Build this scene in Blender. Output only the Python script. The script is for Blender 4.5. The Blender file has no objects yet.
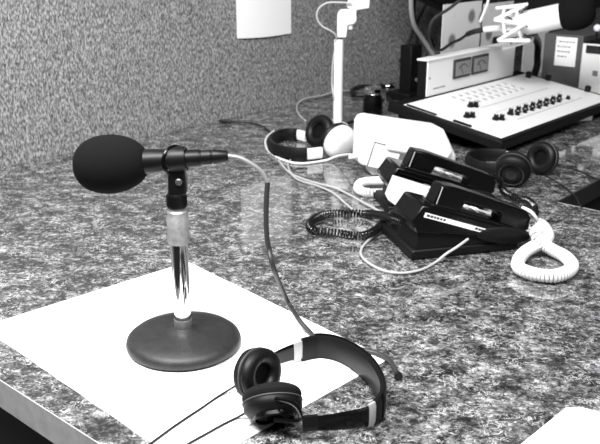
import bpy, bmesh, math, random
from mathutils import Vector as V, Matrix as M
random.seed(7)
sc = bpy.context.scene
COL = sc.collection
R = math.radians

# ------------------------------------------------------------------ camera model (for placing things on real planes)
F, PITCH, H = 820.0, R(19.2), 0.5
CAM = V((0, 0, H))
def ray(u, v):
    a, b = (u-300)/F, -(v-222)/F
    return V((a, math.cos(PITCH)+b*math.sin(PITCH), -math.sin(PITCH)+b*math.cos(PITCH)))
def at(u, v, z=0.0):
    d = ray(u, v); return CAM + d*((z-H)/d.z)
def atY(u, v, Y):
    d = ray(u, v); return CAM + d*(Y/d.y)
def onplane(u, v, A, n):
    d = ray(u, v); return CAM + d*((A-CAM).dot(n)/d.dot(n))
W0 = at(0, 168)
E1 = V((0.65868, 0.75242, 0)); E2 = V((-0.75242, 0.65868, 0)); UP = V((0, 0, 1))
A1 = math.atan2(E1.y, E1.x)
def wall(u, v, off=0.0):
    return onplane(u, v, W0 - E2*off, E2)
def te(s, t, z=0.0):            # table coordinates: s along the wall, t out from the wall
    p = W0 + E1*s - E2*t; return V((p.x, p.y, z))

# ------------------------------------------------------------------ materials
def nodes(name):
    m = bpy.data.materials.new(name); m.use_nodes = True
    nt = m.node_tree; return m, nt, nt.nodes['Principled BSDF']
def mat(name, g, rough=0.5, metal=0.0, spec=0.5, noise=0.0, scale=40.0, bump=0.0, bscale=300.0, coat=0.0):
    m, nt, b = nodes(name)
    b.inputs['Base Color'].default_value = (g, g, g, 1)
    b.inputs['Roughness'].default_value = rough
    b.inputs['Metallic'].default_value = metal
    b.inputs['Specular IOR Level'].default_value = spec
    b.inputs['Coat Weight'].default_value = coat
    tc = nt.nodes.new('ShaderNodeTexCoord')
    if noise:
        n = nt.nodes.new('ShaderNodeTexNoise'); n.inputs['Scale'].default_value = scale; n.inputs['Detail'].default_value = 5
        nt.links.new(tc.outputs['Object'], n.inputs['Vector'])
        r = nt.nodes.new('ShaderNodeValToRGB')
        lo, hi = max(0, g*(1-noise)), min(1, g*(1+noise))
        r.color_ramp.elements[0].position = .3; r.color_ramp.elements[1].position = .7
        r.color_ramp.elements[0].color = (lo, lo, lo, 1); r.color_ramp.elements[1].color = (hi, hi, hi, 1)
        nt.links.new(n.outputs['Fac'], r.inputs['Fac']); nt.links.new(r.outputs['Color'], b.inputs['Base Color'])
    if bump:
        n = nt.nodes.new('ShaderNodeTexNoise'); n.inputs['Scale'].default_value = bscale; n.inputs['Detail'].default_value = 3
        nt.links.new(tc.outputs['Object'], n.inputs['Vector'])
        bp = nt.nodes.new('ShaderNodeBump'); bp.inputs['Strength'].default_value = bump; bp.inputs['Distance'].default_value = .001
        nt.links.new(n.outputs['Fac'], bp.inputs['Height']); nt.links.new(bp.outputs['Normal'], b.inputs['Normal'])
    return m
def ramp(nt, fac, stops):
    r = nt.nodes.new('ShaderNodeValToRGB'); e = r.color_ramp.elements
    while len(e) < len(stops): e.new(0.5)
    for i, (p, g) in enumerate(stops):
        e[i].position = p; e[i].color = (g, g, g, 1)
    nt.links.new(fac, r.inputs['Fac']); return r.outputs['Color']
def laminate():
    m, nt, b = nodes('speckled_laminate')
    tc = nt.nodes.new('ShaderNodeTexCoord')
    mp = nt.nodes.new('ShaderNodeMapping'); mp.inputs['Rotation'].default_value = (0, 0, 0.35); mp.inputs['Scale'].default_value = (1, 1.15, 1)
    nt.links.new(tc.outputs['Object'], mp.inputs['Vector'])
    def noise(scale, det, rough, dist, vec=mp.outputs['Vector']):
        n = nt.nodes.new('ShaderNodeTexNoise'); n.inputs['Scale'].default_value = scale; n.inputs['Detail'].default_value = det
        n.inputs['Roughness'].default_value = rough; n.inputs['Distortion'].default_value = dist
        nt.links.new(vec, n.inputs['Vector']); return n.outputs['Fac']
    def math_(op, x, y=0.0):
        n = nt.nodes.new('ShaderNodeMath'); n.operation = op
        for i, q in enumerate((x, y)):
            if isinstance(q, (int, float)): n.inputs[i].default_value = q
            else: nt.links.new(q, n.inputs[i])
        return n.outputs[0]
    a = noise(110, 8, .72, .5); c = noise(22, 4, .6, .4); d = noise(330, 4, .65, .5)
    s = math_('ADD', math_('MULTIPLY', a, .52), math_('ADD', math_('MULTIPLY', c, .28), math_('MULTIPLY', d, .20)))
    base = ramp(nt, s, [(.41, .006), (.47, .03), (.51, .085), (.55, .17), (.60, .40)])
    t1 = noise(62, 5, .62, 1.1)                                     # thin pale threads
    th = ramp(nt, math_('ABSOLUTE', math_('SUBTRACT', t1, .5)), [(.0, .50), (.010, .30), (.026, .0)])
    gate = ramp(nt, noise(30, 3, .6, .3), [(.46, 0), (.56, 1)])
    tot = math_('ADD', base, math_('MULTIPLY', th, gate))
    cb = nt.nodes.new('ShaderNodeCombineColor')
    for k_ in range(3): nt.links.new(tot, cb.inputs[k_])
    nt.links.new(cb.outputs[0], b.inputs['Base Color'])
    b.inputs['Roughness'].default_value = .06; b.inputs['Specular IOR Level'].default_value = .5; b.inputs['IOR'].default_value = 1.95
    return m
def fabric():
    m, nt, b = nodes('woven_wall_fabric')
    tc = nt.nodes.new('ShaderNodeTexCoord')
    mp = nt.nodes.new('ShaderNodeMapping'); mp.inputs['Scale'].default_value = (1, 1, .34)
    nt.links.new(tc.outputs['Object'], mp.inputs['Vector'])
    n = nt.nodes.new('ShaderNodeTexNoise'); n.inputs['Scale'].default_value = 330; n.inputs['Detail'].default_value = 4; n.inputs['Roughness'].default_value = .65
    nt.links.new(mp.outputs['Vector'], n.inputs['Vector'])
    col = ramp(nt, n.outputs['Fac'], [(.38, .06), (.5, .20), (.62, .46)])
    nt.links.new(col, b.inputs['Base Color'])
    b.inputs['Roughness'].default_value = .95; b.inputs['Specular IOR Level'].default_value = .1
    bp = nt.nodes.new('ShaderNodeBump'); bp.inputs['Strength'].default_value = .5; bp.inputs['Distance'].default_value = .002
    nt.links.new(n.outputs['Fac'], bp.inputs['Height']); nt.links.new(bp.outputs['Normal'], b.inputs['Normal'])
    return m
def blotched():
    m, nt, b = nodes('blotch_printed_paper')
    tc = nt.nodes.new('ShaderNodeTexCoord')
    v = nt.nodes.new('ShaderNodeTexVoronoi'); v.inputs['Scale'].default_value = 13
    nt.links.new(tc.outputs['Object'], v.inputs['Vector'])
    col = ramp(nt, v.outputs['Distance'], [(.2, .2), (.34, .75)])
    nt.links.new(col, b.inputs['Base Color']); b.inputs['Roughness'].default_value = .8
    return m
X = dict(
    laminate=laminate(), fabric=fabric(), blotch=blotched(),
    edge=mat('pale_edge_strip', .4, .5, noise=.15, scale=60), deskside=mat('desk_panel', .02, .6),
    floor=mat('dark_carpet', .03, .95, noise=.5, scale=90),
    paper=mat('white_paper', .9, .75, spec=.2), paper2=mat('white_paper_worn', .84, .8, spec=.2, noise=.06, scale=60),
    foam=mat('black_foam', .007, 1.0, spec=.1, bump=.6, bscale=900),
    blackplastic=mat('black_plastic', .003, .38, spec=.35), gloss=mat('gloss_black_plastic', .002, .22, spec=.28),
    satin=mat('satin_black', .004, .5, spec=.22), darkgrey=mat('dark_grey', .05, .6), grey=mat('mid_grey', .2, .6), midgrey=mat('box_grey', .085, .6),
    castiron=mat('dark_enamel', .017, .5, noise=.3, scale=120, bump=.35, bscale=500),
    chrome=mat('chrome', .85, .06, 1.0), brushed=mat('brushed_metal', .36, .5, .5, noise=.2, scale=200), ferrule=mat('dull_ferrule', .3, .4, .8),
    leather=mat('black_leatherette', .004, .45, spec=.26, bump=.25, bscale=350), cloth=mat('black_cloth', .007, .9, spec=.2, bump=.6, bscale=800),
    white=mat('white_plastic', .85, .35), whitec=mat('white_cord', .74, .45), ivory=mat('pale_cable', .42, .45),
    clear=mat('pale_sleeve', .2, .3), blackcord=mat('black_cord', .006, .2, spec=.7), rubber=mat('black_rubber', .006, .5),
    panel=mat('white_panel', .86, .4), screwgrey=mat('screw_metal', .12, .4, .6), micbody=mat('matt_black_metal', .003, .42, spec=.28), cordgrey=mat('grey_cord', .028, .5), lightgrey=mat('light_grey', .5, .5), meter=mat('meter_face', .24, .4),
    glass=mat('dark_display', .015, .1), ink=mat('ink', .03, .7), shade=mat('grey_print', .35, .7), silver=mat('silver_paint', .5, .4, .3))
def glassmat():
    m, nt, b = nodes('clear_glass'); b.inputs['Transmission Weight'].default_value = 1; b.inputs['Roughness'].default_value = .03; b.inputs['IOR'].default_value = 1.45
    return m
X['clearglass'] = glassmat()

# ------------------------------------------------------------------ mesh building
def frames(pts):
    T = []
    for i in range(len(pts)):
        t = pts[min(i+1, len(pts)-1)] - pts[max(i-1, 0)]
        T.append(t.normalized() if t.length > 1e-9 else V((1, 0, 0)))
    ref = V((0, 0, 1)) if abs(T[0].z) < .9 else V((1, 0, 0))
    n = (ref - T[0]*ref.dot(T[0])).normalized(); N = [n]
    for t in T[1:]:
        n = n - t*n.dot(t); n = n.normalized() if n.length > 1e-9 else N[-1]; N.append(n)
    return T, N
def spline(pts, step=.004, closed=False):
    pts = [V(p) for p in pts]; out = []
    n = len(pts)
    for i in range(n if closed else n-1):
        if closed: p0, p1, p2, p3 = pts[i-1], pts[i], pts[(i+1) % n], pts[(i+2) % n]
        else:
            p1, p2 = pts[i], pts[i+1]
            p0 = pts[i-1] if i else p1*2-p2
            p3 = pts[i+2] if i+2 < n else p2*2-p1
        k = max(2, int((p2-p1).length/step))
        for j in range(k):
            t = j/k
            out.append(.5*((2*p1)+(p2-p0)*t+(2*p0-5*p1+4*p2-p3)*t*t+(-p0+3*p1-3*p2+p3)*t**3))
    if not closed: out.append(pts[-1])
    return out
class MB:
    def __init__(s): s.v = []; s.f = []
    def add(s, vs, fs, m=None):
        o = len(s.v); s.v += [(m @ V(p) if m else V(p)) for p in vs]; s.f += [tuple(i+o for i in f) for f in fs]; return s
    def box(s, x0, x1, y0, y1, z0, z1, m=None):
        vs = [(x, y, z) for z in (z0, z1) for y in (y0, y1) for x in (x0, x1)]
        return s.add(vs, [(0, 2, 3, 1), (4, 5, 7, 6), (0, 1, 5, 4), (2, 6, 7, 3), (0, 4, 6, 2), (1, 3, 7, 5)], m)
    def prism(s, poly, a, b, axis='y', m=None):
        # polygon in the two other axes, extruded from a to b along axis
        def mk(p, q):
            return {'y': (p[0], q, p[1]), 'z': (p[0], p[1], q), 'x': (q, p[0], p[1])}[axis]
        n = len(poly); vs = [mk(p, a) for p in poly]+[mk(p, b) for p in poly]
        return s.add(vs, [tuple(range(n)), tuple(range(2*n-1, n-1, -1))]+[(i, i+n, (i+1) % n+n, (i+1) % n) for i in range(n)], m)
    def lathe(s, prof, seg=32, m=None, ell=(1, 1)):
        vs = []; fs = []
        for r, z in prof:
            for k in range(seg):
                a = 2*math.pi*k/seg; vs.append((r*ell[0]*math.cos(a), r*ell[1]*math.sin(a), z))
        n = len(prof)
        for i in range(n-1):
            for k in range(seg):
                a, b = i*seg+k, i*seg+(k+1) % seg; fs.append((a, b, b+seg, a+seg))
        if prof[0][0] > 0: fs.append(tuple(range(seg-1, -1, -1)))
        if prof[-1][0] > 0: fs.append(tuple(range((n-1)*seg, n*seg)))
        return s.add(vs, fs, m)
    def tube(s, pts, r, seg=8, closed=False, m=None, flat=1.0):
        pts = [V(p) for p in pts]; T, N = frames(pts); vs = []; fs = []
        n = len(pts)
        for i, p in enumerate(pts):
            ri = r(i/(n-1)) if callable(r) else r
            B = T[i].cross(N[i])
            for k in range(seg):
                a = 2*math.pi*k/seg; vs.append(p+N[i]*(math.cos(a)*ri*flat)+B*(math.sin(a)*ri))
        for i in range(n-1 if not closed else n):
            for k in range(seg):
                a, b = i*seg+k, i*seg+(k+1) % seg
                c, d = ((i+1) % n)*seg+(k+1) % seg, ((i+1) % n)*seg+k
                fs.append((a, b, c, d))
        if not closed: fs += [tuple(range(seg-1, -1, -1)), tuple(range((n-1)*seg, n*seg))]
        return s.add(vs, fs, m)
    def helix(s, pts, r, wire, pitch, per=10, seg=6):
        pts = [V(p) for p in pts]; T, N = frames(pts); L = [0]
        for i in range(1, len(pts)): L.append(L[-1]+(pts[i]-pts[i-1]).length)
        tot = L[-1]; k = int(tot/pitch*per); out = []; j = 0
        for i in range(k+1):
            d = tot*i/k
            while j < len(L)-2 and L[j+1] < d: j += 1
            t = (d-L[j])/max(1e-9, L[j+1]-L[j])
            p = pts[j].lerp(pts[j+1], t); n = N[j].lerp(N[j+1], t).normalized(); tt = T[j].lerp(T[j+1], t).normalized()
            b = tt.cross(n); a = 2*math.pi*i/per
            out.append(p+n*(math.cos(a)*r)+b*(math.sin(a)*r))
        return s.tube(out, wire, seg)
    def band(s, pts, thick, h0, h1):
        # a strip standing on edge along a path on the table, h0..h1 may be functions of t; rounded
        pts = [V(p) for p in pts]; n = len(pts); vs = []; fs = []
        for i, p in enumerate(pts):
            t = (pts[min(i+1, n-1)]-pts[max(i-1, 0)]); t.z = 0; t.normalize(); q = V((t.y, -t.x, 0)); u = i/(n-1)
            a = h0(u) if callable(h0) else h0; b = h1(u) if callable(h1) else h1; th = thick(u) if callable(thick) else thick
            e = min(.3*(b-a), th)
            for (o, z) in ((-th/2, a+e), (-th/4, a), (th/4, a), (th/2, a+e), (th/2, b-e), (th/4, b), (-th/4, b), (-th/2, b-e)):
                vs.append((p.x+q.x*o, p.y+q.y*o, p.z+z))
        for i in range(n-1):
            for k in range(8): fs.append((i*8+k, i*8+(k+1) % 8, (i+1)*8+(k+1) % 8, (i+1)*8+k))
        fs += [tuple(range(7, -1, -1)), tuple(range((n-1)*8, n*8))]
        return s.add(vs, fs)
    def build(s, name, m, parent=None, bevel=0.0, seg=2, angle=35, smooth=True, sub=0):
        me = bpy.data.meshes.new(name)
        base = parent.matrix_basis.inverted() if False else None
        o = bpy.data.objects.new(name, me)
        if parent is None:
            c = sum(s.v, V((0, 0, 0)))/len(s.v); c.z = min(p.z for p in s.v)
            vs = [p-c for p in s.v]; o.location = c
        else: vs = s.v
        me.from_pydata([tuple(p) for p in vs], [], s.f)
        bm = bmesh.new(); bm.from_mesh(me); bmesh.ops.recalc_face_normals(bm, faces=bm.faces); bm.to_mesh(me); bm.free()
        me.materials.append(X[m] if isinstance(m, str) else m)
        if smooth:
            for p in me.polygons: p.use_smooth = True
            me.set_sharp_from_angle(angle=R(angle))
        COL.objects.link(o)
        if parent: o.parent = parent
        if bevel:
            b = o.modifiers.new('bevel', 'BEVEL'); b.width = bevel; b.segments = seg; b.limit_method = 'ANGLE'; b.angle_limit = R(30)
        if sub:
            b = o.modifiers.new('sub', 'SUBSURF'); b.levels = b.render_levels = sub
        return o
def axis_to(p, d, roll=0.0):                       # matrix: local z along d, origin at p
    d = V(d).normalized(); return M.Translation(V(p)) @ d.to_track_quat('Z', 'Y').to_matrix().to_4x4() @ M.Rotation(roll, 4, 'Z')
def tag(o, label, cat, group=None, kind=None):
    if label: o['label'] = label
    if cat: o['category'] = cat
    if group: o['group'] = group
    if kind: o['kind'] = kind
    return o
def thing(name, label, cat, loc=(0, 0, 0), rz=0.0, group=None):
    o = bpy.data.objects.new(name, None); o.empty_display_size = .02; COL.objects.link(o)
    o.location = loc; o.rotation_euler = (0, 0, rz); return tag(o, label, cat, group)
def inv(o):                                        # world -> thing's own frame
    m = M.Translation(o.location) @ M.Rotation(o.rotation_euler.z, 4, 'Z'); return m.inverted()
def struct(o):
    o['kind'] = 'structure'; return o

# ------------------------------------------------------------------ the setting
# desk: counter along the wall plus a peninsula towards the camera, meeting at an inside corner
S0, S1, T1 = -.497, .5955, 1.066
top = [(S0, .002), (4.2, .002), (4.2, T1), (S1, T1), (S1, 2.9), (S0, 2.9)]
desk = thing('studio_desk', 'large speckled laminate desk with pale edge strip carrying all the equipment', 'desk', te(S0, 0, -.73))
mi = inv(desk)
b = MB(); b.prism([(te(s, t).x, te(s, t).y) for s, t in top], -.036, 0, 'z', m=mi); b.build('worktop', 'laminate', desk, smooth=False)
def strip(s0, t0, s1, t1, w):
    a, c = te(s0, t0), te(s1, t1); d = (c-a).normalized(); n = V((d.y, -d.x, 0))
    poly = [a, c, c+n*w, a+n*w]
    return MB().prism([(p.x, p.y) for p in poly], -.040, -.0003, 'z', m=mi)
strip(S0, 2.9, S0, .002, -.0015).build('edge_strip', 'edge', desk, smooth=False)['label'] = 'pale wooden edge strip on the near end'
strip(S1, 2.9, S1, T1, .004).build('edge_strip', 'edge', desk, smooth=False)
strip(S1, T1, 4.2, T1, .004).build('edge_strip', 'deskside', desk, smooth=False)
for q in ((S0+.05, .02, S0+.08, 2.8), (S1-.05, T1+.03, S1-.03, 2.8), (S1+.1, T1-.06, 4.1, T1-.03)):
    pl = [te(q[0], q[1]), te(q[2], q[1]), te(q[2], q[3]), te(q[0], q[3])]
    MB().prism([(p.x, p.y) for p in pl], -.73, -.037, 'z', m=mi).build('support_panel', 'deskside', desk, smooth=False)
def quad_prism(name, m, s0, s1, t0, t1, z0, z1):
    pl = [te(s0, t0), te(s1, t0), te(s1, t1), te(s0, t1)]
    return MB().prism([(p.x, p.y) for p in pl], z0, z1, 'z').build(name, m, smooth=False)
tag(struct(quad_prism('floor', 'floor', -3.0, 5.2, 0, 4.0, -.78, -.73)), 'dark carpeted floor below the desk', 'floor')
wl = quad_prism('wall_back', 'fabric', -3.0, 5.2, -.06, 0, -.73, 1.5)
tag(struct(wl), 'grey woven fabric partition wall behind the desk', 'wall')

# ------------------------------------------------------------------ papers
def sheet(name, pts, m, label, z=0.0003, th=.0012, ragged=.0):
    poly = []
    n = len(pts)
    for i in range(n):
        a, c = pts[i], pts[(i+1) % n]; k = 24 if ragged else 1
        for j in range(k):
            p = a.lerp(c, j/k)
            if ragged and j: p = p + V((random.uniform(-1, 1), random.uniform(-1, 1), 0))*ragged
            poly.append((p.x, p.y))
    return tag(MB().prism(poly, z, z+th, 'z').build(name, m, smooth=False), label, 'paper')
pA, pB, pC, pD = at(-18, 328), at(188, 263), at(388, 360), at(191, 471)
sheet('paper_sheet', [pA, pB, pC, pD], 'paper2', 'lower white paper sheet, its edge peeking out from under the top sheet by the headphones', .0003, .0008, .0005)
k = .035
sheet('paper_sheet', [pA.lerp(pD, .0), pB.lerp(pC, .0), pC.lerp(pB, 0)+(pB-pC)*0+(pA-pD)*k+(pB-pC)*.0, pD+(pA-pD)*k], 'paper', 'large white paper sheet on which the microphone stand is standing', .0012, .0009, .0004)
c0, c1, c2 = at(570, 405), at(522, 444), at(600, 413)
c1 = c0+(c1-c0).normalized()*.24; c2 = c0+(c2-c0).normalized()*.2
sheet('paper_sheet', [c0+(c1-c0)*.04, c0+(c2-c0)*.06, c2, c2+(c1-c0), c1], 'paper', 'blank white paper on the bare desk at the bottom right corner of the photo', .0003, .0008)
# sheet pinned on the wall
b = MB(); pts = []
for i in range(13):
    t = i/12; u = 237+54*t; v0 = 38.5-5.2*t + 1.2*math.sin(t*3.1)
    pts.append(u)
    lo = wall(u, v0, .003+.004*math.sin(t*3.1)); hi = V((lo.x, lo.y, .43)); b.v += [lo, hi, lo-E2*.0008, hi-E2*.0008]
for i in range(12):
    o = i*4; b.f += [(o, o+1, o+5, o+4), (o+2, o+6, o+7, o+3), (o, o+4, o+6, o+2), (o+1, o+3, o+7, o+5)]
b.f += [(0, 2, 3, 1), (48, 49, 51, 50)]
tag(b.build('wall_note', 'paper'), 'blank white paper sheet pinned on the grey fabric wall', 'paper')

# ------------------------------------------------------------------ desk microphone and stand
base = at(184.2, 345, .002)
st = thing('microphone_stand', 'round based chrome desk stand with clip holding the foam topped microphone', 'microphone stand', (base.x, base.y, .0022))
b = MB(); Rb = .0735
b.lathe([(0, 0), (Rb-.006, 0), (Rb-.001, .003), (Rb, .007), (Rb-.0015, .012), (Rb-.007, .0165), (Rb-.02, .0195), (Rb-.045, .0225), (.016, .0245), (.0135, .027), (0, .0272)], 64)
b.build('base', 'castiron', st, angle=60)
b = MB(); b.lathe([(0, .026), (.0115, .026), (.0115, .038), (0, .038)], 32); b.build('ferrule', 'ferrule', st)
b = MB(); b.lathe([(0, .036), (.0107, .036), (.0107, .15), (0, .15)], 40); b.build('pole', 'chrome', st)
b = MB(); b.lathe([(0, .141), (.0128, .141), (.0134, .143), (.0134, .174), (.0124, .1755), (.0124, .182), (.0105, .184), (.0105, .188), (0, .188)], 40); b.build('clutch_collar', 'brushed', st)
# clip: ribbed ring nut, neck with screw, C shaped cradle
micd = (V((.992, -.05, .085))).normalized()
mc = V((.0035, 0, .247))                       # where the body passes through the clip (stand frame)
nk = MB(); prof = [(0, .187), (.0105, .187)]
nk.lathe([(0, .187), (.0112, .187), (.0118, .189), (.0118, .203), (.0108, .205), (0, .205)], 32)
for i in range(26):
    a = 2*math.pi*i/26; nk.box(.0112, .0126, -.0007, .0007, .1895, .2025, M.Rotation(a, 4, 'Z'))
clip = nk.build('clip_nut', 'blackplastic', st)
nk = MB(); nk.prism([(-.0090, .204), (.0125, .204), (.0135, .215), (.0125, .228), (.0115, .2375), (-.0055, .2375), (-.008, .226)], -.0085, .0085, 'y'); nk.build('clip_neck', 'blackplastic', st, bevel=.002)
b = MB(); b.lathe([(0, -.001), (.0042, -.001), (.0042, .002), (.003, .003), (0, .003)], 20, axis_to((.005, -.0085, .2215), (0, -1, 0))); b.build('clip_screw', 'screwgrey', st)
b = MB()
b.lathe([(.0128, -.009), (.0150, -.009), (.0155, -.006), (.0152, .009), (.0145, .011), (.0122, .011), (.0128, -.009)], 40, axis_to(mc, micd)); b.build('clip_cradle', 'micbody', st)
rd = (micd*.80+V((-.1, -.58, .0))).normalized()
rim = [axis_to(mc-micd*.004+V((0, 0, -.0012)), rd) @ V((.0168*math.cos(2*math.pi*q/40), .0168*math.sin(2*math.pi*q/40), 0)) for q in range(40)]
MB().tube(rim, .0022, 8, closed=True).build('clip_rim', 'gloss', st)

mo = V(base)+V((0, 0, .0002))
mic = thing('microphone', 'black handheld microphone with a big foam windscreen held in the desk stand clip', 'microphone', mo+mc+micd*.0035)
def mz(z): return micd*z
m4 = axis_to((0, 0, 0), micd)
b = MB(); b.lathe([(0, .026), (.0088, .026), (.0102, .023), (.0108, .0), (.0120, -.012), (.0140, -.026), (.0146, -.036), (.0146, -.065), (0, -.065)], 36, m4); b.build('body', 'micbody', mic, angle=50)
b = MB(); pr = []
for i in range(29):
    t = i/28; a = math.pi*t
    z = -math.cos(a); r = math.sin(a)**.80
    w = 1.0+.05*(-z)                               # a touch fatter at the front
    pr.append((max(0, r*.0354*w), z*.0448-.0842))
pr = [(0 if i in (0, 28) else r, z) for i, (r, z) in enumerate(pr)]
b.lathe(pr[::-1], 56, m4); b.build('foam_windscreen', 'foam', mic, angle=80)
b = MB(); b.lathe([(0, .0255), (.0086, .0255), (.0090, .0275), (.0090, .037), (.0080, .0378), (.0080, .039), (.0088, .040), (.0086, .043), (.0062, .056), (.005, .0575), (0, .0575)], 28, m4); b.build('cable_plug', 'micbody', mic, angle=40)
plug_end = mic.location+micd*.0565

# microphone cable: pale sleeve then dark cord to the headphones and its capped end
Yc = .948
up = [plug_end, atY(240, 158, Yc-.008), atY(253, 165, Yc-.012), atY(262, 172.5, Yc-.014), atY(267.5, 182.5, Yc-.016)]
down = [up[-1], atY(266.3, 205, Yc-.018), atY(266.3, 228, Yc-.02), atY(268.5, 248, Yc-.022), atY(274.5, 271, Yc-.025), at(286.5, 299, .030), at(299, 319.5, .016), at(308, 330, .008), at(318, 338.5, .0055), at(338, 341, .0055), at(362, 349.5, .0055), at(378, 353.5, .0055), at(389, 360, .0055), at(395, 369, .0055), at(397.5, 375, .0055)]
cab = thing('microphone_cable', 'cable curving from the foam topped microphone down onto the desk behind the headband', 'cable', at(303, 338, 0))
mi = inv(cab)
b = MB(); b.tube([mi @ p for p in spline(up, .003)], .0027, 10); b.build('sleeve', 'clear', cab)['label'] = 'pale sleeve near the plug'
b = MB(); b.tube([mi @ p for p in spline(down, .004)], .0031, 10); b.build('cord', 'cordgrey', cab)['label'] = 'dark grey cord'
b = MB(); b.lathe([(0, -.004), (.0042, -.004), (.0052, 0), (.0052, .003), (0, .004)], 16, axis_to(mi @ at(398, 375.5, .0058), at(398, 376, .005)-at(396, 371, .005))); b.build('end_cap', 'rubber', cab)

# ------------------------------------------------------------------ headphones
def cup(parent, mi, c, n, r, shell, depth, dome=.5, squash=1.0, cushion='leather', disc='cloth', ringm=None):
    m4 = mi @ axis_to(c, n)
    b = MB(); rc = r*.30
    prof = []
    for i in range(17):
        a = 2*math.pi*i/16; prof.append((r*.70+rc*math.cos(a), rc*.85*math.sin(a)))
    b.lathe(prof, 40, m4, (1, squash)); b.build('ear_cushion', cushion, parent, angle=70)
    b = MB(); b.lathe([(0, -.002), (r*.62, -.002), (r*.62, -rc*.6), (0, -rc*.6)], 32, m4, (1, squash)); b.build('driver_cover', disc, parent)
    b = MB()
    b.lathe([(0, -rc*.55), (r*.93, -rc*.55), (r*.99, -rc*.8), (r*.97, -rc-depth*.35), (r*.85, -rc-depth*.68), (r*.6, -rc-depth*.9), (r*dome*.6, -rc-depth), (0, -rc-depth)], 40, m4, (1, squash))
    sh = b.build('cup_shell', shell, parent, angle=50)
    b = MB(); b.lathe([(r*.9, -rc*.50), (r*1.0, -rc*.55), (r*1.015, -rc*.68), (r*.95, -rc*.8), (r*.9, -rc*.5)], 40, m4, (1, squash)); b.build('seam_ring', 'darkgrey', sh)
    if ringm:
        b = MB(); b.lathe([(r*.62, -rc-depth*.8), (r*.70, -rc-depth*.8), (r*.70, -rc-depth*1.1), (r*.62, -rc-depth*1.1), (r*.62, -rc-depth*.8)], 32, m4, (1, squash)); b.build('cup_rim', ringm, sh)
        b = MB(); b.lathe([(0, -rc-depth*.9), (r*.3, -rc-depth*.9), (r*.3, -rc-depth*1.12), (0, -rc-depth*1.12)], 24, m4, (1, squash)); b.build('cup_cap', ringm, sh)
    return m4
def seg(path, a, c):
    n = len(path); return path[int(a*(n-1)):int(c*(n-1))+1]

# nearest pair
hp = thing('headphones', 'black padded headphones lying half on the white paper in front of the desk microphone', 'headphones', at(320, 385, 0))
mi = inv(hp)
hpz = .030
ringp = [at(*q, hpz) for q in ((266, 359), (275, 352), (289, 345.5), (304, 340.5), (320, 338), (338, 341), (356, 350), (370, 362), (379, 376), (382, 389), (377.5, 400), (366, 407), (348, 411), (326, 415), (303, 418))]
ringp = [V((p.x, p.y, .0032)) for p in spline(ringp, .003)]
ringp = [mi @ p for p in ringp]
hb = .0275
MB().band(seg(ringp, .0, .16), .003, lambda t: .011-.007*t, hb-.001).build('slider_arm', 'gloss', hp)
MB().band(seg(ringp, .148, .176), .0046, .003, hb-.0005).build('slider_bracket', 'silver', hp)['label'] = 'bright silver bracket'
MB().band(seg(ringp, .176, .235), .0078, -.0005, hb+.0025).build('band_collar', 'satin', hp)
MB().band(seg(ringp, .23, .72), lambda t: .007+.006*math.sin(math.pi*t), lambda t: .003*(1-math.sin(math.pi*t)) - .001, hb+.002).build('headband_pad', 'leather', hp)
out = [p + (p - V((0, 0, 0))).normalized()*.0045 for p in seg(ringp, .23, .72)]
MB().band([V((p.x, p.y, ringp[0].z)) for p in out], .003, .001, hb+.0035).build('headband_spring', 'satin', hp)
MB().band(seg(ringp, .715, .76), .0078, -.0005, hb+.0025).build('band_collar', 'satin', hp)
MB().band(seg(ringp, .755, .79), .0052, .001, hb+.001).build('slider_bracket', 'silver', hp)['label'] = 'bright silver bracket'
MB().band(seg(ringp, .79, .97), .0035, lambda t: .002+.008*t, hb-.001).build('slider_arm', 'gloss', hp)
MB().band(seg(ringp, .955, 1.0), .0075, .011, hb+.001).build('hinge', 'satin', hp)
cF = at(261, 374, .034); nF = V((.74, -.58, .22)).normalized()
cup(hp, mi, cF, nF, .0315, 'satin', .012, .6, .92, 'leather', 'cloth')
cN = at(272, 396.5, .031); nN = V((-.10, .70, .62)).normalized()
cup(hp, mi, cN, nN, .0325, 'satin', .014, .7, .95, 'cloth', 'cloth', 'gloss')
# yokes
yy = cN.y-.034
yk = [mi @ atY(u, v, yy+d) for u, v, d in ((276, 399, .006), (285, 400, .0), (294, 404, -.002), (299.5, 411, .0), (300.5, 417, .004), (297, 421, .003), (287, 421, .0), (274, 420, .002))]
for q in yk: q.z = max(q.z, .0045)
MB().tube(spline(yk, .003), .0026, 8).build('yoke', 'gloss', hp)
yk = [mi @ p for p in [at(267, 359, .022), at(258, 352, .036), at(247, 353, .048), at(240, 362, .05)]]
MB().tube(spline(yk, .003), .0036, 8).build('yoke', 'gloss', hp)
for l in ([at(240, 383, .02), at(232, 388, .008), at(219, 396, .0036), at(200, 409, .0036), at(176, 425, .0036), at(150, 444, .0036), at(132, 457, .0036)],
          [at(247, 412, .012), at(238, 417, .0042), at(222, 425, .0036), at(206, 434, .0036), at(188, 444, .0036), at(170, 456, .0036)]):
    MB().tube([mi @ p for p in spline(l, .004)], .0013, 8).build('cord', 'rubber', hp)

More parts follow.
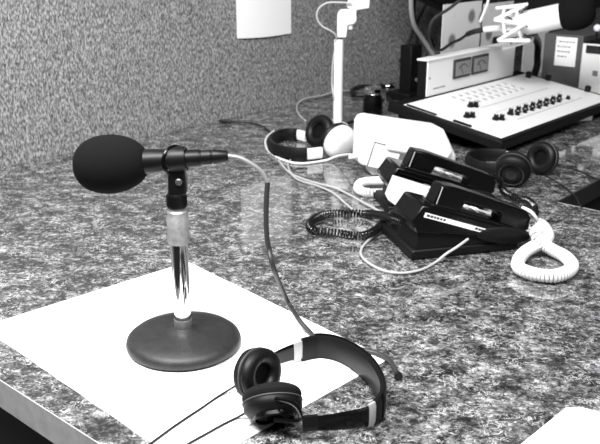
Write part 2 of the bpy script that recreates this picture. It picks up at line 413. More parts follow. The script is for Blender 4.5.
# white cupped pair further back
hw = thing('headphones', 'headphones with black headband and glossy white ear cups beside the white pole', 'headphones', at(310, 150, 0))
mi = inv(hw)
rw = [at(*q, .03) for q in ((306, 132), (294, 129.5), (281, 130.5), (272, 135), (270, 140), (277, 145.5), (292, 148.5), (307, 149), (322, 147.5))]
rw = [mi @ V((p.x, p.y, .001)) for p in spline(rw, .004)]
MB().band(seg(rw, .0, .13), .009, .004, .03).build('band_slider', 'white', hw)['label'] = 'white slider bracket'
MB().band(seg(rw, .09, .90), .013, 0, .032).build('headband', 'leather', hw)
MB().band(seg(rw, .88, 1.0), .009, .004, .03).build('band_slider', 'white', hw)['label'] = 'white slider bracket'
cup(hw, mi, at(319, 131, .045), V((-.55, -.55, .35)), .042, 'white', .02, .5, 1.0, 'leather', 'satin')
cup(hw, mi, at(336, 139, .042), V((-.42, .62, .22)), .043, 'white', .030, .5, 1.0, 'leather', 'satin')

# black pair behind the telephones
hk = thing('headphones', 'all black headphones lying between the telephones and the mixing console', 'headphones', at(515, 180, 0))
mi = inv(hk)
rk = [at(*q, .03) for q in ((522, 152), (508, 150), (490, 149), (476, 150), (468, 154), (474, 159.5), (486, 163), (499, 165))]
rk = [mi @ V((p.x, p.y, .001)) for p in spline(rk, .004)]
MB().band(seg(rk, 0, .16), .006, .006, .026).build('band_slider', 'silver', hk)['label'] = 'silver slider bracket'
MB().band(seg(rk, .14, 1), .012, 0, .03).build('headband', 'leather', hk)
cup(hk, mi, at(541, 157.5, .039), V((-.75, -.62, .22)), .036, 'satin', .016, .6, 1.0, 'leather', 'cloth')
cup(hk, mi, at(514, 167, .041), V((.35, .80, .30)), .038, 'satin', .018, .7, 1.0, 'leather', 'cloth', 'blackplastic')
for l in ([at(528, 172, .012), at(537, 173, .004), at(546, 176, .002), at(560, 184, .002), at(574, 195, .002), at(580, 205, .002), at(583, 209, -.004), at(584, 214, -.03)],
          [at(552, 163, .012), at(562, 166, .004), at(577, 170, .002), at(592, 177, .002), at(602, 181, .002), at(622, 187, .002)]):
    MB().tube([mi @ p for p in spline(l, .004)], .0016, 8).build('cord', 'rubber', hk)

# ------------------------------------------------------------------ telephones
SL = R(19.2)
def phone(label, loc, rz, body='gloss', card=False, group=None):
    t = thing('desk_telephone', label, 'telephone', loc, rz)
    # lower plinth
    b = MB(); b.prism([(0, .001), (.190, .001), (.194, .006), (.192, .016), (.004, .018), (0, .014)], .004, .150, 'y'); b.build('base', 'satin', t, bevel=.003)
    b = MB(); b.prism([(.006, .016), (.188, .015), (.188, .026), (.03, .05), (.012, .05)], .006, .081, 'y'); b.build('pedestal', 'satin', t, bevel=.003)
    b = MB(); b.prism([(-.004, .068), (.004, .048), (.19, .022), (.206, .016), (.212, .024), (.208, .0315), (.03, .092), (.016, .096)], 0, .084, 'y'); b.build('housing', body, t, bevel=.004)
    # recessed grip on the flank
    b = MB(); b.lathe([(0, -.003), (.9, -.003), (1, 0), (.92, .0025), (.6, .0042), (0, .005)], 40, M.Translation((.163, .001, .0305)) @ M.Rotation(-R(-8), 4, 'Y') @ M.Rotation(R(90), 4, 'X') @ M.Diagonal((.051, .0155, 1, 1))); b.build('side_grip', 'satin', t, angle=60)
    sl = M.Translation((.031, 0, .0935)) @ M.Rotation(SL, 4, 'Y')       # along the sloping top
    # faceplate with keys, beyond the handset
    b = MB(); b.box(.02, .165, .041, .081, -.004, .0015, sl); fp = b.build('faceplate', 'lightgrey', t, bevel=.001)
    for i in range(4):
        for j in range(3):
            b = MB(); b.box(.05+i*.02, .064+i*.02, .044+j*.012, .053+j*.012, .001, .0035, sl); b.build('key', 'white', fp)
    # handset
    b = MB()
    for (x0, x1, z0, z1) in ((0, .053, .001, .036), (.128, .186, .001, .034)):
        pass
    outer = [(0.0, .001), (.05, .001), (.0535, .006), (.055, .0185), (.126, .0185), (.1275, .006), (.131, .001), (.178, -.004), (.187, .004), (.183, .024), (.170, .0335), (.03, .0385), (.0035, .0355)]
    b.prism(outer, .001, .036, 'y', sl); h = b.build('handset', body, t, bevel=.0035, seg=3)
    b = MB(); b.box(.0008, .0022, -.0002, .0004, .004, .033, sl @ M.Translation((.004, .0008, 0))); b.build('handset_edge_highlight', 'lightgrey', h)  # pale sliver standing in for the highlight on the handset's end edge
    # cradle ridge under the handset
    b = MB(); b.box(.0, .17, .002, .034, -.004, .0028, sl); b.build('cradle', body, t, bevel=.002)
    b = MB(); b.box(-.008, .11, -.0006, .002, -.0215, -.0135, sl)
    if not card:
        s = b.build('label_strip', 'paper', t); s['label'] = 'white label strip on the side'
        for grp in (((-.004, .0015), (.003, .008), (.0095, .013), (.0145, .019), (.021, .025), (.027, .031)), ((.088, .093), (.0945, .099), (.1, .106))):
            b = MB()
            for x0, x1 in grp: b.box(x0, x1, -.0009, -.0005, -.019, -.0155, sl)
            b.build('label_print', 'ink', s)
    return t, sl
ph1, sl = phone('black desk telephone nearest the camera with a printed white label strip on its side', at(412, 262), R(15))
p2o = at(412, 262)+(at(409, 147, .13)-at(437, 182, .13)); p2o.z = 0
ph2, _ = phone('black desk telephone in the middle with a large white card on its side', p2o, R(9), card=True)
b = MB(); b.prism([(-.0075, .045), (.006, .081), (.11, .0445), (.11, .02), (.021, .016), (-.001, .033)], -.0014, .0004, 'y'); cd = b.build('side_card', 'paper', ph2); cd['label'] = 'large white card covering the flank'
b = MB(); b.box(-.008, .07, -.0022, -.0012, -.0135, -.0108, sl); b.build('card_slot', 'blackplastic', cd)
b = MB()
for x0, x1, z in ((.045, .056, -.02), (.06, .066, -.02), (.07, .08, -.02), (.055, .064, -.026), (.068, .074, -.026)): b.box(x0, x1, -.0020, -.0012, z, z+.002, sl)
b.build('card_print', 'shade', cd)
# white telephone
O3 = at(372, 178); a3 = R(14)
pw = thing('desk_telephone', 'white desk telephone at the back of the row below the mixing console', 'telephone', O3, a3)
b = MB(); b.prism([(.004, .001), (.19, .001), (.203, .02), (.202, .036), (.170, .096), (.155, .103), (-.008, .134), (-.02, .131), (-.026, .12), (-.028, .035), (-.02, .026), (.002, .022)], .012, .06, 'y'); b.build('housing', 'white', pw, bevel=.005, seg=3)
b = MB(); b.prism([(.03, .062), (.17, .03), (.185, .052), (.165, .072), (.03, .101), (.02, .095)], -.012, .014, 'y'); b.build('handset', 'white', pw, bevel=.005, seg=3)
b = MB(); b.prism([(-.014, .028), (.05, .012), (.065, .062), (.002, .082)], -.006, .014, 'y'); cc = b.build('card_holder', 'white', pw, bevel=.002)
MB().tube([(-.0145, -.0065, .030), (.0015, -.0065, .0825), (.04, -.0065, .0705)], .0011, 6).build('holder_rim', 'ink', cc)
b = MB(); b.lathe([(0, 0), (.006, 0), (.0055, .004), (.0045, .02), (0, .02)], 14, axis_to((-.028, .02, .047), (-1, -.1, -.1))); b.build('cord_boot', 'white', pw)

# handset cords
def coil(name, pts, r, wire, pitch, m, label, leads=None, core=True):
    t = thing(name, label, 'phone cord', (pts[0].x, pts[0].y, 0)); mi = inv(t)
    p = [mi @ q for q in spline(pts, .004)]
    MB().helix(p, r, wire, pitch).build('coil', m, t)
    for l in leads or []:
        MB().tube([mi @ q for q in spline(l, .003)], wire*1.05, 8).build('lead', m, t)
    return t
zc = .0105
L1 = [(386, 216, .05), (397, 222, .035), (390, 220, .024), (379, 217, zc+.006), (366, 214, zc), (350, 213, zc), (335, 213.5, zc), (321, 216, zc), (312, 221, zc), (310, 227, zc), (315, 231, zc), (327, 232, zc), (340, 233.5, zc), (354, 236, zc), (366, 235, zc), (376, 230, zc), (384, 222, zc), (392, 214, .022), (400, 212, .04), (406, 214, .058)]
L1 = [(417, 226, .045), (405, 223, .040), (393, 219.5, .036), (381, 215.5, .024)]+L1[4:]
coil('coiled_phone_cord', [at(*q) for q in L1], .0068, .0016, .0060, 'blackcord', 'black coiled phone cord looped on the desk to the left of the nearest telephone')
L2 = [(396, 196, .018), (384, 193, zc), (371, 193, zc), (361, 191, zc), (358, 187, zc), (361, 183, zc), (371, 181, zc), (384, 181, .02), (392, 182, .03)]
coil('coiled_phone_cord', [at(*q) for q in L2], .0072, .0026, .0054, 'whitec', 'short white coiled phone cord poking out behind the middle telephone')
zc = .0135
L3 = [(540, 224, .036), (545, 229, .034), (548, 236, .028), (544, 242, .024), (534, 246.5, .018), (524, 253, zc), (518, 262, zc), (520, 268.5, zc), (533, 273.5, zc), (552, 276, zc), (567, 272, zc), (572, 265, zc), (565, 256.5, zc), (552, 249.5, .017), (541, 242, .026), (536.5, 236, .034), (537, 230, .040)]
coil('coiled_phone_cord', [at(*q) for q in L3], .0080, .0030, .0052, 'whitec', 'thick white coiled phone cord knotted and looped right of the nearest telephone',
     leads=[[at(522.5, 207.5, .062), at(531, 212, .06), at(536, 218, .05), at(540, 224, .036)], [at(537, 230, .040), at(534, 233, .034), at(530, 234, .028)]])
L4 = [(494, 178, .055), (500, 181, .035), (501, 187, .016), (506, 193, .010), (514, 197, .010), (523, 199, .010), (530, 202, .010), (534, 207, .010), (535, 214, .010)]
coil('coiled_phone_cord', [at(*q) for q in L4], .0062, .0016, .0060, 'blackcord', 'black coiled phone cord lying behind the nearest telephone beside the black headphones')

# ------------------------------------------------------------------ thin white cables on the desk
def cable(pts, r, m, label, name='cable', cat='cable'):
    return tag(MB().tube(spline([at(*q) if len(q) == 3 else V(q[0]) for q in pts], .005), r, 8).build(name, m), label, cat)
z = .003
cable([(357, 155.5, .045), (348, 154.5, .03), (336, 156.5, .012), (325, 160.5, .004), (300, 163.5, z), (282, 159.5, z), (269.5, 152, z), (265.5, 144, z), (267, 137, z), (274, 131, z)], .0028, 'whitec', 'thick white cable from the white telephone curling around the white cupped headphones')
cable([(279, 160, z), (282, 165, z), (290, 173, z), (303, 179, z), (320, 184, z), (335, 188, z), (350, 195, z), (364, 203, z), (378, 210.5, z), (392, 219, z)], .0024, 'ivory', 'pale cable crossing the desk diagonally to the middle telephone', 'cable')
cable([(291, 159, z), (288, 166, z), (296, 178.5, z), (318, 186, .0036), (333, 193, z), (346, 204, z), (356, 211.5, z), (372, 217, z), (386, 222, z), (387, 227, z), (380, 232, z), (370, 239, z), (362, 248, z), (361.5, 256, z), (370, 264, z), (385, 271, z), (403, 273, z), (422, 269.5, z), (436, 262, .004), (446, 254, .014), (457, 247, .026), (468, 239, .034)], .0022, 'ivory', 'long pale cable passing under the black coil and bending back into the nearest telephone', 'cable')
wallcable = [(222, 121), (236, 122), (250, 123), (262, 126), (272, 133)]
c = thing('loose_cable', 'thin black cable with small plug lying along the foot of the fabric wall', 'cable', at(236, 122)); mi = inv(c)
MB().tube([mi @ p for p in spline([at(u, v, .003) for u, v in wallcable], .006)], .0022, 8).build('cord', 'rubber', c)
b = MB(); b.lathe([(0, 0), (.005, 0), (.0055, .004), (.005, .03), (.003, .036), (0, .036)], 12, mi @ axis_to(at(231, 121.5, .006), at(222, 121, .006)-at(231, 121.5, .006))); b.build('plug', 'rubber', c)

# ------------------------------------------------------------------ white microphone boom by the wall
pb = at(337.5, 129); YB = pb.y
pole = thing('boom_arm_stand', 'white tubular arm stand rising beside the fabric wall with an elbow joint', 'boom arm', (pb.x, pb.y, 0)); mi = inv(pole)
B_ = lambda u, v, dy=0: mi @ atY(u, v, YB+dy)
b = MB(); b.lathe([(0, 0), (.03, 0), (.03, .012), (.02, .018), (0, .018)], 24); b.build('base', 'white', pole, bevel=.002)
tp = B_(341.5, 38)
b = MB(); b.lathe([(0, .015), (.0125, .015), (.0125, tp.z), (0, tp.z)], 24, M.Shear('XY', 4, (0, 0))); b.build('pole', 'white', pole)
ang = V((tp.x, tp.y, 0))
b = MB(); b.lathe([(0, tp.z-.002), (.0132, tp.z-.002), (.0132, tp.z+.003), (0, tp.z+.003)], 20); b.build('pole_collar', 'ink', pole)
def bprism(px, y0, y1): return MB().prism([(B_(u, v).x, B_(u, v).z) for u, v in px], y0, y1, 'y')
bprism([(337, 37.5), (337.3, 14), (340, 9.5), (356, 8.5), (356.5, 20), (354, 24), (347.5, 25), (346.3, 37.5)], -.013, .013).build('elbow', 'white', pole, bevel=.004, seg=3)
kp = B_(350.5, 23.5); b = MB(); b.lathe([(0, -.004), (.0065, -.004), (.0065, .012), (.005, .015), (0, .015)], 14, axis_to((kp.x, 0, kp.z), (0, 0, -1))); b.build('joint_knob', 'white', pole)
bprism([(347, 7.5), (346.5, 3), (349, -1), (356, -12), (371, -24), (369, 8), (356, 10)], -.011, .011).build('joint', 'white', pole, bevel=.003, seg=3)
a0, a1 = B_(362, -2), B_(420, -70, .1)
MB().tube([a0, a1], .012, 16).build('upper_arm', 'white', pole, angle=60)
lp = [B_(352, 3, -.02), B_(340, 2.5, -.02), B_(327, 3, -.02), B_(318.5, 9, -.02), B_(317, 18, -.02), B_(322, 26, -.02), B_(331, 31, -.02), B_(336, 36, -.015), B_(335.5, 46, -.004), B_(333, 62, -.004), B_(332, 84, 0), B_(334, 102, 0), mi @ at(331, 118, .004), mi @ at(333, 124, .003)]
MB().tube(spline(lp, .005), .0024, 8).build('arm_cable', 'ivory', pole)
tag(MB().tube(spline([at(305.5, 121, .0035), at(300, 116, .0035), at(297, 110, .004)]+[wall(*q) for q in ((298, 103.5, .03), (304, 99, .02), (314, 97, .012), (324, 95, .012), (334, 92, .012), (345, 90.5, .012), (357, 91.5, .012), (366, 96, .02))]+[at(372, 102, .004)], .005), .0026, 8).build('cable', 'ivory'), 'pale cable looping along the foot of the wall behind the white arm stand', 'cable')

# ------------------------------------------------------------------ mixing console
FM = at(503, 141, .045); TILT = R(8.9)
mx = thing('mixing_console', 'wide black framed broadcast mixing console with white control panel and meter bridge', 'mixing console', (FM.x, FM.y, 0), A1)
tm = M.Translation((0, 0, .045)) @ M.Rotation(TILT, 4, 'X')
LX, LY = .705, .335
b = MB(); b.box(0, LX, 0, LY, -.026, -.004, tm); b.box(0, LX, 0, .014, -.006, .0, tm); b.box(0, .016, 0, LY, -.006, .0, tm); b.box(LX-.014, LX, 0, LY, -.006, 0, tm)
b.build('frame', 'satin', mx, bevel=.002)
b = MB(); b.box(.016, LX-.014, .014, .300, -.005, -.0005, tm); pn = b.build('control_panel', 'panel', mx, bevel=.0006); pn['label'] = 'white control panel'
b = MB(); b.box(.03, LX-.03, .20, .33, -.04-.045+.045, -.02, tm)
b = MB(); b.box(.03, LX-.03, .22, .32, 0, .074); b.build('riser', 'satin', mx)
b = MB(); b.box(.02, .05, .02, .05, 0, .028); b.box(LX-.05, LX-.02, .02, .05, 0, .028); b.build('front_feet', 'rubber', mx)
def knob(x, y, r=.006, h=.012):
    b = MB(); m4 = tm @ M.Translation((x, y, 0)); b.lathe([(0, -.001), (r*1.15, -.001), (r*1.1, h*.3), (r*.85, h*.4), (r*.75, h), (0, h)], 16, m4)
    k_ = b.build('knob', 'blackplastic', mx)
    b = MB(); b.lathe([(0, h-.0005), (r*.5, h-.0005), (r*.45, h+.0012), (0, h+.0012)], 12, m4); b.build('knob_cap', 'lightgrey', k_)
for i in range(8): knob(.222+i*.0405, .100-.0006*i, .0078, .016); 
for i in range(7): knob(.238+i*.0405, .088-.0006*i, .0058, .010)
knob(.540, .084, .006, .01)
for x, y in ((.177, .195), (.192, .188), (.083, .150), (.098, .143), (.139, .098), (.156, .09)): knob(x, y, .0078, .014)
for r_ in range(3):
    for i in range(9):
        b = MB(); b.box(.20+i*.036, .214+i*.036, .205+r_*.028, .217+r_*.028, -.001, .002, tm); b.build('button', 'lightgrey', pn)
b = MB()
for y in (.065, .068, .13, .172, .175): b.box(.2, .6, y, y+.0012, -.0008, .0001, tm)
b.build('panel_lines', 'lightgrey', pn)
for x, y in ((.05, .285), (.07, .28), (.012, .2), (.02, .13)):
    pass
b = MB(); b.box(.017, .021, .20, .29, -.001, .004, tm); b.build('side_clip', 'satin', pn); b = MB(); b.box(.017, .024, .10, .15, -.001, .004, tm); b.build('side_clip', 'satin', pn)
for x, y in ((.655, .27), (.69, .22), (.69, .09)):
    b = MB(); b.lathe([(0, -.001), (.009, -.001), (.009, .014), (.006, .018), (0, .018)], 14, tm @ M.Translation((x, y, 0))); b.build('latch', 'blackplastic', pn)
# meter bridge
y0 = .305; zb = .045+y0*math.sin(TILT)
bx0, bx1 = .130, .625
b = MB(); b.box(bx0+.002, bx1, y0, y0+.028, zb-.03, zb+.097); br = b.build('meter_bridge', 'satin', mx, bevel=.002)
b = MB(); b.box(bx0+.004, bx1-.002, y0-.003, y0+.002, zb+.001, zb+.097); b.build('bridge_face', 'panel', br, bevel=.001)['label'] = 'white front with meters'
b = MB(); b.box(bx0-.001, bx1+.001, y0-.007, y0+.03, zb+.096, zb+.101); b.build('bridge_lip', 'panel', br, bevel=.001)
for i in range(2):
    x = .262+i*.100
    b = MB(); b.box(x, x+.090, y0-.008, y0-.001, zb+.033, zb+.086); vm = b.build('vu_meter', 'ink', mx, bevel=.0015)
    b = MB(); b.box(x+.007, x+.083, y0-.0095, y0-.007, zb+.040, zb+.079); fc = b.build('meter_dial', 'meter', vm)
    arc = [V((x+.045+.028*math.cos(a), y0-.0098, zb+.043+.028*math.sin(a))) for a in [R(35+q*11) for q in range(11)]]
    MB().tube(arc, .0011, 6).build('meter_scale', 'ink', vm)
    MB().tube([V((x+.045, y0-.0098, zb+.042)), V((x+.030, y0-.0098, zb+.068))], .0009, 6).build('needle', 'ink', vm)
b = MB()
for x0, x1 in ((.165, .172), (.175, .182), (.185, .193), (.197, .203), (.206, .214), (.217, .224)): b.box(x0, x1, y0-.0036, y0-.0028, zb+.017, zb+.021)
b.build('maker_print', 'grey', br)
MB().lathe([(0, 0), (.003, 0), (.003, .002), (0, .002)], 10, axis_to((.145, y0-.002, zb+.05), (0, -1, 0))).build('face_screw', 'grey', br)

def me1(s, w, z=0.0):                          # console coordinates -> world, level
    p = V((FM.x, FM.y, 0))+E1*s+E2*w; return V((p.x, p.y, z))
# black box right of the bridge
def aligned(name, label, cat, s, w, z=0.0, rz=0.0):
    return thing(name, label, cat, me1(s, w, z), A1+rz)
bb = aligned('monitor_speaker', 'small black speaker box standing just right of the meter bridge', 'speaker', .655, .355)
b = MB(); b.box(0, .062, 0, .045, 0, .20); b.build('cabinet', 'satin', bb, bevel=.004)
b = MB(); b.lathe([(0, 0), (.014, 0), (.016, .003), (.012, .008), (0, .009)], 18, axis_to((.036, -.0005, .125), (0, -1, 0))); b.build('control_knob', 'chrome', bb)['label'] = 'shiny metal knob'
# equipment box whose flank faces left, and the white fronted unit before it
sE = .86
def eb(u, v): 
    p = onplane(u, v, V((FM.x, FM.y, 0))+E1*sE, E1); w = (p-V((FM.x, FM.y, 0))).dot(E2); return w, p.z
w_a, zt = eb(545, 33); w_b, _ = eb(581, 60)
eq = aligned('equipment_case', 'dark grey equipment case with notice taped on its side right of the mixing console', 'equipment', sE, w_b)
b = MB(); b.box(0, .34, 0, w_a-w_b, 0, zt); b.build('case_body', 'midgrey', eq, bevel=.003)
w0_, z0_ = eb(554, 65); w1_, z1_ = eb(578, 38)
b = MB(); b.box(-.0016, -.0003, min(w0_, w1_)-w_b, max(w0_, w1_)-w_b, z0_, z1_); nt_ = b.build('notice', 'paper', eq); nt_['label'] = 'white notice with a few lines of writing'
b = MB(); ww = abs(w1_-w0_); yl = min(w0_, w1_)-w_b
for r_, (a_, c_) in enumerate(((.12, .9), (.3, .92), (.3, .9), (.45, .9))):
    zz = z1_-(z1_-z0_)*(.14+.17*r_)
    x_ = a_
    while x_ < c_:
        l_ = random.uniform(.06, .16); b.box(-.0022, -.0014, yl+ww*x_, yl+ww*min(c_, x_+l_), zz-.004, zz); x_ += l_+.05
b.build('notice_writing', 'grey', nt_)
w2, z2 = eb(583, 42); w3, z3 = eb(614, 60)
eu = aligned('audio_unit', 'white fronted electronic unit with dark display at the right edge of the photo', 'equipment', sE-.005, w3)
b = MB(); b.box(0.004, .22, 0, w2-w3, 0, z2); b.build('unit_body', 'satin', eu, bevel=.003)
b = MB(); b.box(-.002, .005, .003, w2-w3-.003, .004, z2-.003); fr = b.build('front_panel', 'panel', eu, bevel=.002)
_, zd0 = eb(590, 53); _, zd1 = eb(590, 45); wd0, _ = eb(587, 50)
b = MB(); b.box(-.004, -.001, .03, wd0-w3, zd0, zd1); b.build('display', 'glass', fr)
wq, zq = eb(596, 73); b = MB(); b.box(-.004, -.001, wq-w3-.008, wq-w3+.008, zq-.008, zq+.008); b.build('button', 'grey', fr)

wk, zk = eb(595.5, 28.5)
b = MB(); b.tube([(.02, wk-w3, z2-.004), (.02, wk-w3, zk)], .004, 8); b.build('knob_stem', 'satin', eu)
b = MB(); b.lathe([(0, -.012)]+[(.012*math.cos(R(a)), .012*math.sin(R(a))) for a in range(-75, 80, 15)]+[(0, .012)], 16, M.Translation((.02, wk-w3, zk))); b.build('ball_knob', 'white', eu)['label'] = 'small white ball knob'
# ------------------------------------------------------------------ studio microphone on a shock mount
YM = 2.30
foam_c = atY(576, 12.5, YM-.05); tail_c = atY(512, 26, YM+.02)
md = (foam_c-tail_c).normalized()
arm = thing('microphone_boom', 'black curved microphone arm rising behind the console to hold the white microphone', 'boom arm', me1(.77, .33)); mi = inv(arm)
pth = [V(arm.location)+V((0, 0, .0)), atY(536, 70, arm.location.y-.01), atY(537.5, 55, arm.location.y-.02), atY(537.5, 42, arm.location.y-.08), atY(530, 32, YM+.04), atY(517, 26, YM+.05)]
MB().tube([mi @ p for p in spline(pth, .01)], .0115, 12).build('arm_tube', 'satin', arm)
b = MB(); b.lathe([(0, 0), (.04, 0), (.04, .008), (.02, .014), (0, .014)], 24); b.build('base', 'satin', arm)
sm = thing('studio_microphone', 'white studio microphone with dark foam cap in a zigzag shock mount over the console', 'microphone', tail_c); mi = inv(sm)
L_ = (foam_c-tail_c).length
m4 = mi @ axis_to(tail_c, md)
b = MB(); b.lathe([(0, -.03), (.012, -.03), (.027, -.02), (.031, 0), (.033, .06), (.033, L_-.03), (0, L_-.03)], 28, m4); b.build('body', 'white', sm, angle=50)['label'] = 'pale body'
b = MB(); pr = [(0, L_-.05)]+[(.0475*math.sin(math.pi*t/12)**.7, L_-.05*math.cos(math.pi*t/12)) for t in range(1, 12)]+[(0, L_+.05)]
b.lathe(pr, 36, m4); b.build('foam_cap', 'foam', sm, angle=80)
# shock mount: two rings and a zigzag of cords and struts
rg = []
for zz, rr in ((-.012, .048), (.026, .048)):
    b = MB(); ring = [V((rr*math.cos(2*math.pi*k/24), rr*math.sin(2*math.pi*k/24), zz)) for k in range(24)]
    b.tube([m4 @ p for p in ring], .0042, 8, closed=True); b.build('mount_ring', 'white', sm)
zig = []
for k in range(12):
    a = 2*math.pi*k/12; zz, rr = ((-.034, .056) if k % 2 else (.046, .054)); zig.append(m4 @ V((rr*math.cos(a), rr*math.sin(a), zz)))
b = MB()
for k in range(12): b.tube([zig[k], zig[(k+1) % 12]], .0052, 6)
b.build('zigzag_frame', 'white', sm)
b = MB()
for k in range(6):
    a = 2*math.pi*k/6+.2; b.tube([m4 @ V((.05*math.cos(a), .05*math.sin(a), -.012)), m4 @ V((.022*math.cos(a+.5), .022*math.sin(a+.5), .02)), m4 @ V((.05*math.cos(a+1), .05*math.sin(a+1), .05))], .002, 6)
b.build('elastic_cords', 'blackcord', sm)
tl = atY(484, 29.5, YM+.06)
b = MB(); b.tube([mi @ (tail_c-md*.02), mi @ tl], .0085, 14); b.build('tail_tube', 'white', sm)
b = MB(); b.tube([mi @ atY(480, 22, YM+.03), mi @ atY(487, 5, YM+.02), mi @ atY(492, -14, YM+.02)], .0035, 8); b.build('side_rod', 'white', sm)
b = MB(); b.tube([mi @ p for p in spline([tl, atY(470, 33, 2.36), atY(460, 39.5, 2.32), atY(451, 43.5, 2.28), atY(441.5, 50, 2.25), atY(433, 49, 2.22), atY(429, 36, 2.2), atY(433, 20, 2.2), atY(450, 8, 2.2), atY(470, -8, 2.2)], .01)], lambda t: .0075 if t < .12 else .0042, 10); b.build('signal_cable', 'rubber', sm)

# ------------------------------------------------------------------ things against the wall at the back
def bp(u, v, w): return onplane(u, v, V((FM.x, FM.y, 0))+E2*w, E2)
for u0, u1, w_, lab, m_ in ((440.5, 478, .40, 'blotch printed sheet standing behind the two meters of the bridge', 'blotch'), (480, 509, .41, 'pale blotched sheet standing behind the microphone shock mount', 'blotch'), (522.5, 546, .52, 'plain white sheet standing behind the black curved microphone arm', 'paper2')):
    a_, c_ = bp(u0, 60, w_), bp(u1, 60, w_); z1 = bp((u0+u1)/2, 3, w_).z; d_ = E2*.0015
    if m_ == 'paper2': z1 = bp(535, 30, w_).z
    vs = [V((a_.x, a_.y, .0005)), V((c_.x, c_.y, .0005)), V((c_.x, c_.y, z1)), V((a_.x, a_.y, z1))]
    b = MB(); b.add(vs+[p+d_ for p in vs], [(0, 1, 2, 3), (7, 6, 5, 4), (0, 4, 5, 1), (1, 5, 6, 2), (2, 6, 7, 3), (3, 7, 4, 0)])
    tag(b.build('printed_sheet', m_), lab, 'paper')
# overhead dark cabinet, hung slightly tilted
o0 = wall(425, 0, .30)
ov = thing('overhead_monitor', 'dark overhead monitor hanging tilted above the meter bridge', 'monitor', wall(470, 8, .16), A1)
mi = inv(ov)
pa, pb_, pc_ = mi @ wall(425, -2, .24), mi @ wall(498, 29, .24), mi @ wall(600, 12, .24)
b = MB(); poly = [(pa.x, pa.z), (pb_.x, pb_.z), (pc_.x+.1, pc_.z+.02), (pc_.x+.1, pa.z+.34), (pa.x, pa.z+.34)]
yb = (mi @ wall(470, 8, .17)).y; yw = (mi @ wall(470, 8, .0)).y
b.prism(poly, min(pa.y, yb), max(pa.y, yb), 'y'); b.build('cabinet', 'satin', ov, bevel=.006)
yf = min(pa.y, yb)
b = MB(); b.prism([(pa.x+.04, pa.z+.04), (pb_.x, pb_.z+.06), (pc_.x+.04, pc_.z+.06), (pc_.x+.04, pa.z+.3), (pa.x+.04, pa.z+.3)], yf-.002, yf+.002, 'y'); b.build('screen', 'glass', ov)
b = MB(); b.box(pa.x+.2, pa.x+.35, yb-.002, yw-.0005, pa.z+.1, pa.z+.2); b.build('wall_bracket', 'darkgrey', ov)
# cables hanging on the wall
def wcab(pts, r, m, label, off=.012):
    return tag(MB().tube(spline([wall(u, v, off) for u, v in pts], .008), r, 8).build('hanging_cable', m), label, 'cable')
wcab([(411, -8), (411, 4), (412, 16), (415, 27), (422, 38), (430, 50), (437, 62), (444, 74)], .0085, 'lightgrey', 'thick pale grey cable slanting down the wall to the meter bridge', .06)
wcab([(428, -6), (424, 8), (417, 22), (411, 36), (406, 48), (400, 62)], .006, 'rubber', 'black cable running down the wall behind the small black box', .03)
wcab([(415, -6), (414, 12), (416, 30), (418, 46), (420, 60)], .006, 'rubber', 'black cable hanging straight down beside the pale grey one', .05)
wcab([(449, 8), (437, 15), (431, 25), (430, 36), (434, 46)], .004, 'rubber', 'thin black cable bowed out left of the blotched sheets', .02)
wcab([(451, 4), (451, 20), (452, 40), (453, 60)], .0055, 'rubber', 'thin black cable hanging in front of the blotched sheet', .02)
# small black box left of the console
kb = at(412, 99)
sb = thing('power_supply', 'upright black box standing on the desk left of the meter bridge', 'equipment', (kb.x, kb.y, 0), A1); mi = inv(sb)
zt_ = onplane(412, 46, V((kb.x, kb.y, 0)), E2).z
b = MB(); b.box(-.014, .048, 0, .045, .02, zt_); b.build('case', 'satin', sb, bevel=.004)
b = MB(); b.box(-.05, .055, -.02, .07, 0, .024); b.build('foot', 'satin', sb, bevel=.003)
MB().lathe([(0, 0), (.006, 0), (.006, .004), (0, .004)], 12, axis_to((.018, -.0005, .06), (0, -1, 0))).build('socket', 'grey', sb)
# glass jar and connector
jb = at(372.5, 116)
jar = thing('lidded_jar', 'small dark shiny jar with metal lid on the desk behind the white telephone', 'jar', (jb.x, jb.y, 0))
b = MB(); b.lathe([(0, 0), (.026, 0), (.029, .006), (.029, .05), (.024, .06), (.024, .068), (.021, .068), (.021, .06), (.026, .049), (.026, .008), (0, .006)], 28); b.build('jar_body', 'gloss', jar)
b = MB(); b.lathe([(0, .066), (.026, .066), (.027, .069), (.027, .082), (.024, .085), (0, .085)], 28); b.build('lid', 'chrome', jar)
cx = thing('plug_connector', 'chrome plug connector on a black cable lying by the foot of the wall', 'connector', at(380, 88)); mi = inv(cx)
a_, c_ = at(373, 88, .02), at(392, 86.5, .02)
b = MB(); b.lathe([(0, 0), (.014, 0), (.018, .004), (.018, .03), (.014, .033), (.014, .045), (.017, .048), (.017, .075), (.01, .08), (0, .08)], 20, mi @ axis_to(a_, c_-a_)); b.build('barrel', 'chrome', cx, angle=50)
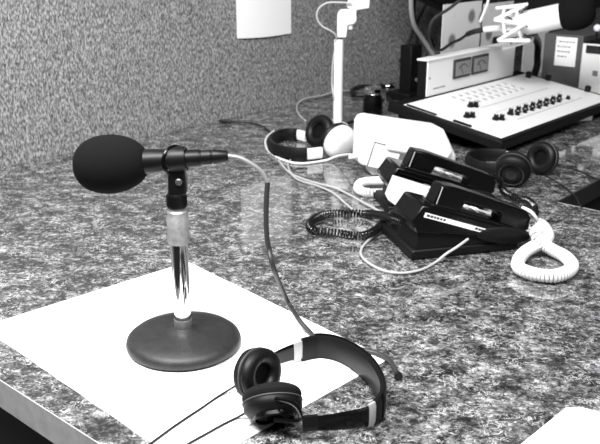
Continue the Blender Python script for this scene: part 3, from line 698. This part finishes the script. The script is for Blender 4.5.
MB().tube([mi @ p for p in spline([a_+(a_-c_)*0, at(366, 86.5, .02), at(357, 87.5, .012), at(352, 91, .008), at(355, 94.5, .008), at(365, 95, .008), at(376, 97, .008)], .008)], .0075, 10).build('cord', 'rubber', cx)
cable([(388, 98, .009), (396, 105, .009), (408, 112, .009), (424, 121, .009), (438, 126, .009)], .006, 'rubber', 'black cable running along the desk between the white telephone and the console')
cable([(362, 121, .006), (355, 121, .006), (348, 123, .006), (344, 127, .006)], .004, 'rubber', 'short black cable end beside the white ear cup')

# ------------------------------------------------------------------ light
w = bpy.data.worlds.new('room_light'); sc.world = w; w.use_nodes = True
w.node_tree.nodes['Background'].inputs['Color'].default_value = (1, 1, 1, 1)
w.node_tree.nodes['Background'].inputs['Strength'].default_value = .06
def area(name, loc, aim, sx, sy, power):
    l = bpy.data.lights.new(name, 'AREA'); l.shape = 'RECTANGLE'; l.size = sx; l.size_y = sy; l.energy = power
    o = bpy.data.objects.new(name, l); COL.objects.link(o); o.location = loc
    o.rotation_euler = (V(aim)-V(loc)).to_track_quat('-Z', 'Y').to_euler(); return o
area('ceiling_and_fill_lamp', (-.42, .4, 1.55), (-.35, 1.7, 0.1), 1.2, .5, 48)
area('ceiling_and_fill_lamp', (.9, .2, 1.75), (.6, 1.9, 0), 1.2, .5, 13)
area('ceiling_and_fill_lamp', (-1.0, 1.2, 1.6), (-.5, 2.0, .2), 1.0, .4, 12)  # added fill light that brightens the left of the wall, no real fixture

cam = bpy.data.cameras.new('camera'); co = bpy.data.objects.new('camera', cam); COL.objects.link(co)
co.location = CAM; co.rotation_euler = (R(90)-PITCH, 0, 0)
cam.sensor_fit = 'HORIZONTAL'; cam.sensor_width = 36; cam.lens = 36*F/600; cam.clip_start = .01
cam.dof.use_dof = True; cam.dof.focus_distance = 1.02; cam.dof.aperture_fstop = 14
sc.camera = co
vs = sc.view_settings; vs.view_transform = 'Standard'; vs.look = 'None'; vs.exposure = 0.75; vs.gamma = 1; vs.use_curve_mapping = False
